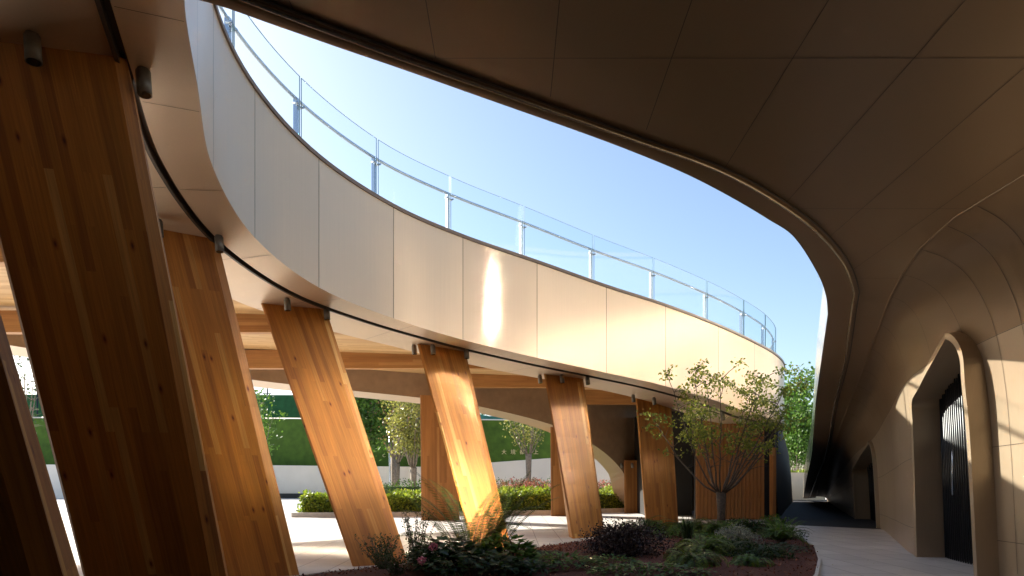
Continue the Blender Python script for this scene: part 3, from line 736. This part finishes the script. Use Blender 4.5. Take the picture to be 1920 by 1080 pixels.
def tree(name, label, base, h_trunk, r, stems, spread, height, leaves, L, W, lm, bark='bark', grp=None, clusters=5, csize=.32, sparse=1.0, lowleaf=3, lean=0):
    root = empty(name, label, 'tree', base, grp); b = Vector(base); t = MB(); lf = MB(); top = b+Vector((0, 0, h_trunk))
    t.tube([b-Vector((0, 0, .05)), b+Vector((0.01, 0, h_trunk*.5)), top], [r*1.15, r*.95, r*1.25], 12)
    tips = []
    for k in range(stems):
        a = 2*math.pi*k/stems+rnd(-.25, .25); q = (.2+.8*((k*7) % stems)/stems)*spread*rnd(.85, 1.1)
        H = height*rnd(.66, 1.05)*(1.02-.12*q/spread); pts = []; p0 = top+Vector((math.cos(a)*r*.5, math.sin(a)*r*.5, -.05)); wob = rnd(-.15, .15)
        for i in range(9):
            f = i/8; rad = q*(f**.8); pts.append(p0+Vector((lean*f+math.cos(a+wob*f*2)*rad+rnd(-.03, .03), math.sin(a+wob*f*2)*rad+rnd(-.03, .03), H*f**1.15)))
        t.tube(pts, [r*(.30 if r > .12 else .25)*(1-f/9*.85) for f in range(9)], 6)
        for i in range(3, 9):
            for _ in range(2):
                aa = rnd(0, 6.28); l_ = rnd(.25, .6)*height*.16*1.6; e_ = pts[i]+Vector((math.cos(aa)*l_, math.sin(aa)*l_, rnd(.1, .8)*l_)); t.tube([pts[i], pts[i].lerp(e_, .5)+Vector((0, 0, .03)), e_], [r*.09, r*.06, r*.03], 4)
                if i > lowleaf: tips.append(e_)
        tips.append(pts[-1])
    per = max(1, int(leaves/len(tips)))
    for tp in tips:
        for _ in range(int(per*rnd(.1, 1.9)*sparse)):
            v = rdir()*csize*random.random()**.6; v.z *= .7; d = (rdir()+Vector((0, 0, -.3))).normalized(); lf.leaf(tp+v, d, rdir(), L*rnd(.7, 1.3), W*rnd(.8, 1.2))
    t.build('trunk', M[bark], root); lf.build('crown', M[lm], root); return root

# ------------------------------------------------------------------ garden bed in the court
bed = [(-4.2, 8.6), (-3.0, 10.3), (-2.1, 11.2), (-1.2, 12.1), (-.2, 13.3), (.8, 14.7), (1.9, 16.2), (3.1, 18.2), (4.6, 19.9), (6.3, 21.3), (7.9, 22.0), (8.15, 21.4), (7.3, 17.6), (6.42, 14.45), (5.5, 12.2), (4.55, 10.2), (3.4, 8.2), (0, 6.5)]
gb = empty('garden_bed', 'planting bed of red brown bark mulch with pale stone kerb in the court', 'planting bed', (2.5, 14, 0))
m = MB(); c0 = Vector((2.4, 13.6, .05))
nb_ = len(bed); rings = []
for f in (0, .3, .6, .85, 1):
    rings.append([Vector((c0.x+(bed[i % nb_][0]-c0.x)*f, c0.y+(bed[i % nb_][1]-c0.y)*f, .05+.10*(1-f*f))) for i in range(nb_+1)])
m.grid(rings); m.build('mulch_surface', M['mulch'], gb)
m = MB()
for i in range(nb_):
    a, b = Vector((*bed[i], 0)), Vector((*bed[(i+1) % nb_], 0)); v = (b-a); n = Vector((-v.y, v.x, 0)).normalized(); L = v.length
    m.box((a+b)/2+Vector((0, 0, .035)), (L+.02, .05, .07), Matrix.Rotation(math.atan2(v.y, v.x), 3, 'Z'))
m.build('kerb', M['stone'], gb)
m = MB()
for _ in range(7000):
    i = random.randrange(nb_); f = math.sqrt(random.random()); a = Vector((*bed[i], 0)).lerp(Vector((*bed[(i+1) % nb_], 0)), random.random()); p = Vector((c0.x+(a.x-c0.x)*f, c0.y+(a.y-c0.y)*f, .055+.10*(1-f*f)))
    m.leaf(p, rdir(), rdir(), rnd(.03, .07), rnd(.015, .03))
m.build('bark_chips', leafmat('bark_chip', (.07, .02, .012), (.20, .055, .03), (.3, .11, .05), 0, .9), gb, kind='stuff')

FG = 'plants of the court garden'
# tall fern in front of the honey coloured column
fr = empty('fern', 'tall arching fern with long backlit fronds in front of the honey coloured column', 'fern', (-.55, 11.6, .05)); m = MB(); s = MB()
b0 = Vector((-.75, 11.6, .05))
for k in range(30):
    az = rnd(-1.0, 1.2) if k % 2 else rnd(2.1, 4.0)
    if k % 4 == 0: az = rnd(0, 6.28)
    L = rnd(1.35, 1.95); li = rnd(1.12, 1.45)
    frond(m, s, b0+Vector((.35*math.cos(az)*rnd(.2, 1)+rnd(-.1, .2), rnd(-.2, .2), 0)), az, L, li, rnd(.3, .62) if k % 4 else rnd(.8, 1.15), .19, .015, 44, droop=.2)
m.build('frond_leaves', M['l_tallfern'], fr); s.build('frond_stalks', M['bark'], fr)
def leafy(label, c, r, n, L, W, lm, flowers=0, grp=None, name='leafy_plant'):
    root = empty(name, label, 'plant', c, grp); m = MB(); st = MB(); c = Vector(c)
    for k in range(n):
        a = rnd(0, 6.28); q = math.sqrt(random.random()); top = c+Vector((math.cos(a)*q*r[0], math.sin(a)*q*r[1], r[2]*(1-.45*q*q)*rnd(.6, 1)))
        if k % 5 == 0: st.tube([c+Vector((math.cos(a)*q*r[0]*.4, math.sin(a)*q*r[1]*.4, 0)), top], [.006, .004], 4, cap=False)
        d = Vector((math.cos(a+rnd(-.9, .9)), math.sin(a+rnd(-.9, .9)), rnd(-.5, .4))).normalized(); m.leaf(top, d, Vector((rnd(-.3, .3), rnd(-.3, .3), 1)), L*rnd(.7, 1.2), W*rnd(.8, 1.2))
    m.build('leaves', M[lm], root); st.build('stem', M['bark'], root)
    for k, fp in enumerate(flowers or []):
        f = MB(); leafcloud(f, fp, (.055, .055, .05), 90, .03, .026); f.build('flower', M['pink'], root)
    return root
leafy('big leaved plant with two pink flower heads at the foot of the tall fern', (-.95, 10.4, .05), (.6, .5, .55), 560, .17, .10, 'l_dark', [(-1.15, 9.95, .5), (-1.28, 9.7, .33)], name='flowering_plant')
leafy('dark big leaved plant right of the two pink flower heads', (-.12, 10.8, .05), (.45, .4, .58), 420, .18, .10, 'l_mid')
leafy('dark leafy clump below the fern at the bottom edge', (-.6, 9.9, .05), (.8, .6, .42), 620, .14, .08, 'l_dark')
def wispy(label, c, r, h, n, lm='l_dark'):
    root = empty('wispy_shrub', label, 'shrub', c); m = MB(); st = MB(); c = Vector(c)
    for k in range(n):
        a = rnd(0, 6.28); q = rnd(.1, 1); top = c+Vector((math.cos(a)*q*r, math.sin(a)*q*r, h*rnd(.6, 1))); mid = c.lerp(top, .5)+Vector((rnd(-.05, .05), rnd(-.05, .05), 0))
        st.tube([c, mid, top], [.006, .005, .002], 4, cap=False)
        for _ in range(42):
            f = random.random()**.7; p = c.lerp(mid, f*2) if f < .5 else mid.lerp(top, f*2-1); m.leaf(p+rdir()*rnd(.0, .06), rdir(), rdir(), rnd(.03, .06), rnd(.012, .02))
    m.build('leaves', M[lm], root); st.build('stem', M['bark'], root)
wispy('wispy dark shrub with tiny leaves left of the tall fern', (-1.55, 11.0, .05), .5, 1.0, 22)
wispy('dark feathery shrub at the foot of the third column', (-2.0, 10.6, .05), .45, .62, 26)
wispy('low dark shrub at the bottom edge left of the pink flowers', (-1.7, 9.9, .05), .5, .45, 24)
shrub('dome_shrub', 'dark purple dome shaped shrub in the middle of the bed', (2.05, 12.2, .05), (.92, .8, .86), 9000, .045, .03, 'l_purple', clumps=16)
shrub('dome_shrub', 'silver grey rounded shrub in front of the tree', (4.75, 14.4, .05), (.55, .5, .52), 5200, .035, .02, 'l_silver', clumps=12)
leafy('low bright green leafy plant at the bottom edge left of the purple dome', (.7, 10.6, .05), (.75, .5, .3), 420, .11, .06, 'l_mid')
leafy('small green ground plant between the flowers and the low bright plant', (.1, 10.0, .05), (.5, .35, .25), 220, .12, .07, 'l_dark')
fern('bushy lime green fern in front of the silver shrub', (3.55, 12.6, .08), 46, .75, .13, (.5, 1.3), (1.0, 2.2), 'l_fern', npn=24, pw=.014)
fern('lime fern at the bottom edge right of the purple dome', (2.9, 11.0, .08), 34, .6, .12, (.5, 1.3), (1.0, 2.2), 'l_fern', npn=22, pw=.014)
fern('light green fern left of the courtyard tree trunk', (4.3, 16.6, .08), 40, .95, .15, (.6, 1.35), (1.0, 2.0), 'l_fern', npn=24, pw=.015)
fern('fern against the column beside the tree', (3.7, 17.4, .08), 30, .9, .14, (.6, 1.3), (1.0, 2.0), 'l_mid', npn=22, pw=.015)
fern('small upright fern at the right end of the bed', (5.75, 14.6, .08), 34, .66, .10, (.8, 1.45), (.5, 1.4), 'l_mid', npn=22, pw=.014)
fern('dark fern low in front of the right kerb', (4.6, 12.6, .08), 30, .6, .11, (.4, 1.1), (1.0, 2.0), 'l_dark', npn=22, pw=.014)
def grassclump(label, c, n, h, lm):
    root = empty('grass_clump', label, 'plant', c); m = MB(); c = Vector(c)
    for k in range(n):
        a = rnd(0, 6.28); o = rnd(.15, .6); p = c+Vector((rnd(-.06, .06), rnd(-.06, .06), 0)); H = h*rnd(.7, 1.1); sd = Vector((-math.sin(a), math.cos(a), 0))*.008
        q = p+Vector((math.cos(a)*o*H*.35, math.sin(a)*o*H*.35, H*.6)); e_ = p+Vector((math.cos(a)*o*H, math.sin(a)*o*H, H)); m.face([p-sd, p+sd, q+sd, q-sd]); m.face([q-sd, q+sd, e_])
    m.build('blades', M[lm], root)
grassclump('dark spiky grass clump between purple dome and tree', (3.75, 14.6, .08), 130, .62, 'l_dark')
grassclump('thin grass clump behind the purple dome', (3.1, 15.8, .08), 90, .5, 'l_dark')
shrub('low_shrub', 'dark low shrub at the foot of the tree trunk', (5.9, 17.0, .05), (.8, .6, .6), 2600, .06, .035, 'l_dark')
shrub('low_shrub', 'small dark shrub right of the tree near the paving', (6.9, 17.9, .05), (.5, .5, .62), 1600, .05, .03, 'l_mid')
shrub('low_shrub', 'small green shrub left of the silver shrub', (4.0, 13.6, .05), (.5, .45, .42), 1700, .05, .03, 'l_mid')

leafy('low green ground cover in front of the lime fern', (2.0, 9.9, .05), (.9, .5, .22), 520, .09, .05, 'l_mid')
fern('dark fern between the flowers and the purple dome', (.55, 12.0, .06), 20, .5, .10, (.4, 1.1), (1.0, 2.0), 'l_dark', npn=20, pw=.014)
fern('low fern right of the lime fern', (3.9, 11.2, .06), 24, .5, .11, (.4, 1.2), (1.0, 2.0), 'l_mid', npn=20, pw=.014)
fern('tall pale fern left of the spiky grass', (3.2, 17.0, .06), 26, .8, .13, (.7, 1.35), (.8, 1.8), 'l_mid', npn=22, pw=.014)
fern('broad green fern at the foot of the tree trunk', (5.1, 16.4, .06), 34, .8, .14, (.6, 1.3), (1.0, 2.0), 'l_fern', npn=24, pw=.015)
shrub('low_shrub', 'dark ground shrub between silver shrub and lime fern', (4.3, 13.2, .05), (.55, .5, .34), 1700, .05, .03, 'l_dark')
shrub('low_shrub', 'dark shrub in front of the silver shrub', (4.35, 12.2, .05), (.7, .5, .3), 1700, .05, .03, 'l_dark')
shrub('low_shrub', 'dark bushy shrub between the tree and the end of the bed', (6.4, 16.0, .05), (.55, .6, .4), 1600, .05, .03, 'l_dark')
leafy('green ground cover behind the bright low plant', (1.6, 11.1, .05), (.5, .4, .2), 260, .09, .05, 'l_mid')
leafy('green ground cover between lime fern and silver shrub', (3.9, 13.5, .05), (.7, .45, .26), 420, .09, .05, 'l_mid')
leafy('green ground cover behind the spiky grass clump', (3.9, 15.7, .05), (.8, .6, .3), 420, .1, .05, 'l_mid')
leafy('leafy ground cover at the right kerb beside the upright fern', (5.2, 13.2, .05), (.5, .5, .2), 300, .08, .045, 'l_dark')
# courtyard tree
random.seed(21)
tree('courtyard_tree', 'multi stemmed courtyard tree with vase shaped crown of sparse small leaves', (5.45, 17.8, .05), 1.1, .11, 15, 2.65, 3.3, 5600, .09, .05, 'l_tree', csize=.24, lean=.45)

m = MB()
for _ in range(260):
    x, y = rnd(-3, 9), rnd(11, 24); a = rnd(0, 6.28); p = Vector((x, y, .008+rnd(0, .006)))
    m.leaf(p, Vector((math.cos(a), math.sin(a), rnd(0, .25))).normalized(), Vector((0, 0, 1)), rnd(.03, .06), rnd(.015, .03))
o = m.build('fallen_leaves', M['l_yel'], None, kind='stuff'); tag(o, 'small dry leaves scattered over the pale paving around the bed', 'leaves')
# ------------------------------------------------------------------ terrace beds beyond the ring
def hedgebed(name, label, poly, h, n, L, W, lm, z0=.0, cat='hedge'):
    """leafy mass over a quad strip: list of (x,d) front points and depth"""
    root = empty(name, label, cat, (sum(p[0] for p in poly)/len(poly), sum(p[1] for p in poly)/len(poly), 0)); m = MB()
    (a, b, c, d) = [Vector((*p, 0)) for p in poly]
    core = MB(); hh = h*.8
    q = [a, b, c, d]; ins = [v.lerp((a+b+c+d)/4, .04) for v in q]
    core.face([v+Vector((0, 0, z0+hh)) for v in ins])
    for i in range(4): core.face([ins[i]+Vector((0, 0, 0)), ins[(i+1) % 4], ins[(i+1) % 4]+Vector((0, 0, z0+hh)), ins[i]+Vector((0, 0, z0+hh))])
    core.build('branches', M['l_dark'], root)
    for _ in range(n):
        u = random.random()
        if random.random() < .45:   # front face
            p = a.lerp(b, u)+Vector((0, -rnd(-.15, .1), 0)); z = z0+h*rnd(.02, .93)*(1+.1*math.sin(p.x*2.3))
        else:
            v = random.random(); p = a.lerp(b, u).lerp(d.lerp(c, u), v); z = z0+h*(.84+.13*math.sin(p.x*2.3+p.y*1.7)+.10*math.sin(p.x*6.1-p.y*4.2)+rnd(-.1, .12))
        m.leaf(p+Vector((0, 0, z)), (rdir()+Vector((0, -.3, .5))).normalized(), rdir(), L*rnd(.7, 1.3), W*rnd(.7, 1.2))
    o = m.build('foliage', M[lm], root, kind='stuff'); return root
hedgebed('low_hedge', 'clipped yellow green hedge behind the third column on the terrace', [(-8.3, 26.6), (-3.2, 27.2), (-3.0, 30.5), (-7.6, 30.0)], .85, 7500, .14, .085, 'l_lime')
hedgebed('low_hedge', 'clipped lime green hedge between fern column and dome shrub column', [(-3.0, 27.7), (2.2, 28.7), (2.2, 31.3), (-2.8, 30.6)], .95, 8500, .14, .085, 'l_lime')
hedgebed('low_hedge', 'pinkish red low hedge behind the lime green hedge', [(-3.2, 31.4), (7.6, 33.2), (7.8, 35.4), (-3.4, 33.6)], 1.3, 9000, .1, .06, 'l_red')
hedgebed('low_hedge', 'green hedge right of the dome shrub column in front of the short rear column', [(2.6, 29.4), (6.0, 31.2), (6.0, 32.6), (2.6, 31.2)], 1.0, 5000, .1, .06, 'l_lime')
hedgebed('low_hedge', 'dark green hedge strip at the foot of the white boundary wall', [(-10, 36.5), (14, 40), (14, 42), (-10, 38.5)], 1.3, 7000, .12, .07, 'l_mid')
shrub('round_shrub', 'dark rounded shrub left of the rear column on the terrace', (-5.2, 27.6, 0), (.75, .7, 1.35), 3500, .08, .05, 'l_dark')
m = MB()
for a, b in [((-8.5, 26.35), (-3.2, 26.95)), ((-3.2, 27.4), (2.4, 28.4)), ((2.4, 28.9), (6.2, 31.0))]:
    a, b = Vector((*a, 0)), Vector((*b, 0)); v = b-a; m.box((a+b)/2+Vector((0, 0, .09)), (v.length, .18, .18), Matrix.Rotation(math.atan2(v.y, v.x), 3, 'Z'))
tag(m.build('planter_kerb', M['stone']), 'pale stone kerb edging the hedges on the sunlit terrace', 'kerb')

# ------------------------------------------------------------------ boundary wall, hoardings, far things
WL = [(-70, 49), (-30, 51), (-18, 52), (-8, 50.5), (-2, 48.5), (3, 46), (9, 43), (15, 41)]
m = MB()
WT = [cr(WL, i/6) for i in range((len(WL)-1)*6+1)]
def wtop(x): return lerp([(-70, 2.6), (-18, 2.5), (-6, 2.35), (3, 2.9), (15, 3.1)], x)
m.grid([[Vector((p[0], p[1], 0)) for p in WT], [Vector((p[0], p[1], wtop(p[0]))) for p in WT], [Vector((p[0], p[1]+.3, wtop(p[0]))) for p in WT], [Vector((p[0], p[1]+.3, 0)) for p in WT]], smooth=False)
tag(m.build('boundary_wall', M['white']), 'long low white rendered boundary wall beyond the terrace hedges', 'wall')
m = MB(); P = [p for p in WT if -34 < p[0] < -9]
m.grid([[Vector((p[0], p[1]-.5, .02)) for p in P], [Vector((p[0], p[1]-.5, .36)) for p in P], [Vector((p[0], p[1]-.1, .36)) for p in P]], smooth=False)
tag(m.build('bench_plinth', M['black']), 'black strip plinth along the foot of the white boundary wall', 'plinth')
m = MB()
h1 = lambda x: lerp([(-70, 6.4), (-18, 6.3), (4, 5.9), (40, 5.6)], x)
hp = [(-80, 54), (-20, 55), (4, 52), (8, 51.3)]
m.grid([[Vector((p[0], p[1], 0)) for p in hp], [Vector((p[0], p[1], h1(p[0]))) for p in hp], [Vector((p[0], p[1]+.1, h1(p[0]))) for p in hp]], smooth=False)
hoard = m.build('green_hoarding', M['green']); tag(hoard, 'lower green turf covered hoarding behind the white wall with gold lettering', 'fence')
m = MB()
for a, b in zip(hp, hp[1:]):
    m.tube([Vector((*a, h1(a[0])+.03)), Vector((*b, h1(b[0])+.03))], .05, 5)
r_ = m.build('top_rail', M['white'], hoard)
m = MB(); m.grid([[Vector((x, y, 0)) for x, y in ((-90, 62), (-20, 63), (-12, 62))], [Vector((x, y, 9.2)) for x, y in ((-90, 62), (-20, 63), (-12, 62))], [Vector((x, y+.1, 9.2)) for x, y in ((-90, 62), (-20, 63), (-12, 62))]], smooth=False)
tag(m.build('green_hoarding', M['green2']), 'taller darker green hoarding rising behind the lower one at left', 'fence')
m = MB(); rows = [[Vector((-4+i*.5, 62+.15*math.sin(i*1.7), z+.15*math.sin(i*.9+z))) for i in range(34)] for z in (0, 4, 7.3)]; m.grid(rows)
tag(m.build('safety_netting', M['net']), 'blue green netting hung behind the lower hoarding right of the fern column', 'netting')
# lettering on the hoarding
def letter(ch, X, Y, size, parent):
    p = ppt(X, Y, 51.5); c = bpy.data.curves.new('letter', 'FONT'); c.body = ch; c.size = size; c.extrude = .03; c.align_x = 'CENTER'
    o = bpy.data.objects.new('letter', c); COL.objects.link(o)
    dg = bpy.context.evaluated_depsgraph_get(); me = bpy.data.meshes.new_from_object(o.evaluated_get(dg)); bpy.data.objects.remove(o)
    me.materials.clear(); me.materials.append(M['gold']); o = bpy.data.objects.new('letter', me); COL.objects.link(o)
    # sit just in front of the hoarding
    yy = lerp([(a[0], a[1]) for a in hp], p.x)-.08; k = yy/51.5
    o.location = Vector((px(X, yy), yy, pz(Y, yy)+EYE)); o.rotation_euler = (R_(90), 0, R_(-7)); o.parent = parent
for ch, X in [('C', 720), ('E', 736), ('N', 752), ('T', 768), ('E', 784), ('R', 800)]: letter(ch, X, 857, .36, hoard)
for ch, X in [('大', 945), ('境', 962), ('都', 979), ('上', 1005)]: letter(ch, X, 851, .40, hoard)
# lamp post
lp = empty('lamp_post', 'slim grey lamp post standing in front of the green hoarding', 'lamp post', (px(731, 46), 46, 0))
m = MB(); b = Vector((px(731, 46), 46, 0)); T_ = pz(808, 46)+EYE; m.tube([b, b+Vector((0, 0, T_))], .07, 10); m.build('pole', M['steel'], lp)
m = MB(); m.tube([b+Vector((-.1, 0, T_)), b+Vector((-.05, 0, T_+.12)), b+Vector((.5, 0, T_+.12)), b+Vector((.45, 0, T_))], .05, 6); m.build('lamp_head', M['steel'], lp)
random.seed(5)
def bgtree(label, X, d, ybase_h, ht, rad, lm, leaves=3500, L=.22, W=.15, stems=9, trunk=1.6, bark='bark_pale', name='terrace_tree'):
    tree(name, label, (px(X, d), d, 0), trunk, .16, stems, rad, ht-trunk, leaves, L, W, lm, bark, 'trees beyond the ring', csize=rad*.5, lowleaf=2)
bgtree('yellow green young tree beside the rear column', 775, 38, 0, 6.1, 1.3, 'l_yel', 3200, .17, .11, 10, 2.1)
bgtree('tree with pinkish red leaves behind the lamp post', 738, 45, 0, 7.8, 1.9, 'l_pinkred', 1500, .2, .13, 10, 2.9)
bgtree('dark green dense tree just right of the third column', 676, 43.5, 0, 8.2, 2.6, 'l_mid', 6500, .24, .16, 14, 1.9)
bgtree('second dark green tree between the red and yellow trees', 745, 49.5, 0, 9.6, 3.0, 'l_mid', 6500, .24, .16, 14, 2.6)
bgtree('third dark green tree behind the rear column', 812, 49, 0, 9.0, 2.6, 'l_mid', 4600, .24, .16, 12, 2.4)
bgtree('small open branched tree in front of the gold characters', 991, 42, 0, 5.6, 1.5, 'l_yel', 900, .15, .1, 9, 3.0)
bgtree('tree tip showing above the hoarding left of the third column', 476, 44, 0, 6.9, 1.4, 'l_mid', 1500, .2, .13, 8, 2.5)
bgtree('green tree behind the netting', 985, 66, 0, 9.6, 4, 'l_dark', 5000, .4, .28, 10, 3)
bgtree('green tree at the end of the narrow passage', 1497, 56, 0, 7.4, 2.2, 'l_mid', 5500, .28, .18, 12, 1.5)
bgtree('taller green tree behind the passage wall, its top against the sky', 1478, 64, 0, 11.2, 3.0, 'l_mid', 7500, .32, .2, 13, 2.4)
bgtree('bare thin tree glimpsed between the two nearest columns', 45, 34, 0, 8.0, 2.0, 'l_dark', 260, .2, .13, 7, 3)
shrub('round_shrub', 'sunlit yellow green shrub above the low end wall of the passage', (px(1497, 49), 49, 1.2), (1.3, 1, 1.2), 2500, .16, .1, 'l_lime')
# far utility pole
m = MB(); b = Vector((px(501, 70), 70, 0)); m.tube([b, b+Vector((0, 0, 11.2))], .09, 6); m.box(b+Vector((0, 0, 10.2)), (.9, .1, .08)); tag(m.build('utility_pole', M['black']), 'thin dark utility pole above the hoarding left of the third column', 'pole')
m = MB(); b = Vector((px(70, 60), 60, 0)); m.tube([b, b+Vector((0, 0, 13))], .07, 6)
for z in (8.4, 10, 11.6): m.box(b+Vector((0, 0, z)), (1.2, .08, .08))
tag(m.build('utility_pole', M['black']), 'utility pole glimpsed between the two nearest columns', 'pole')
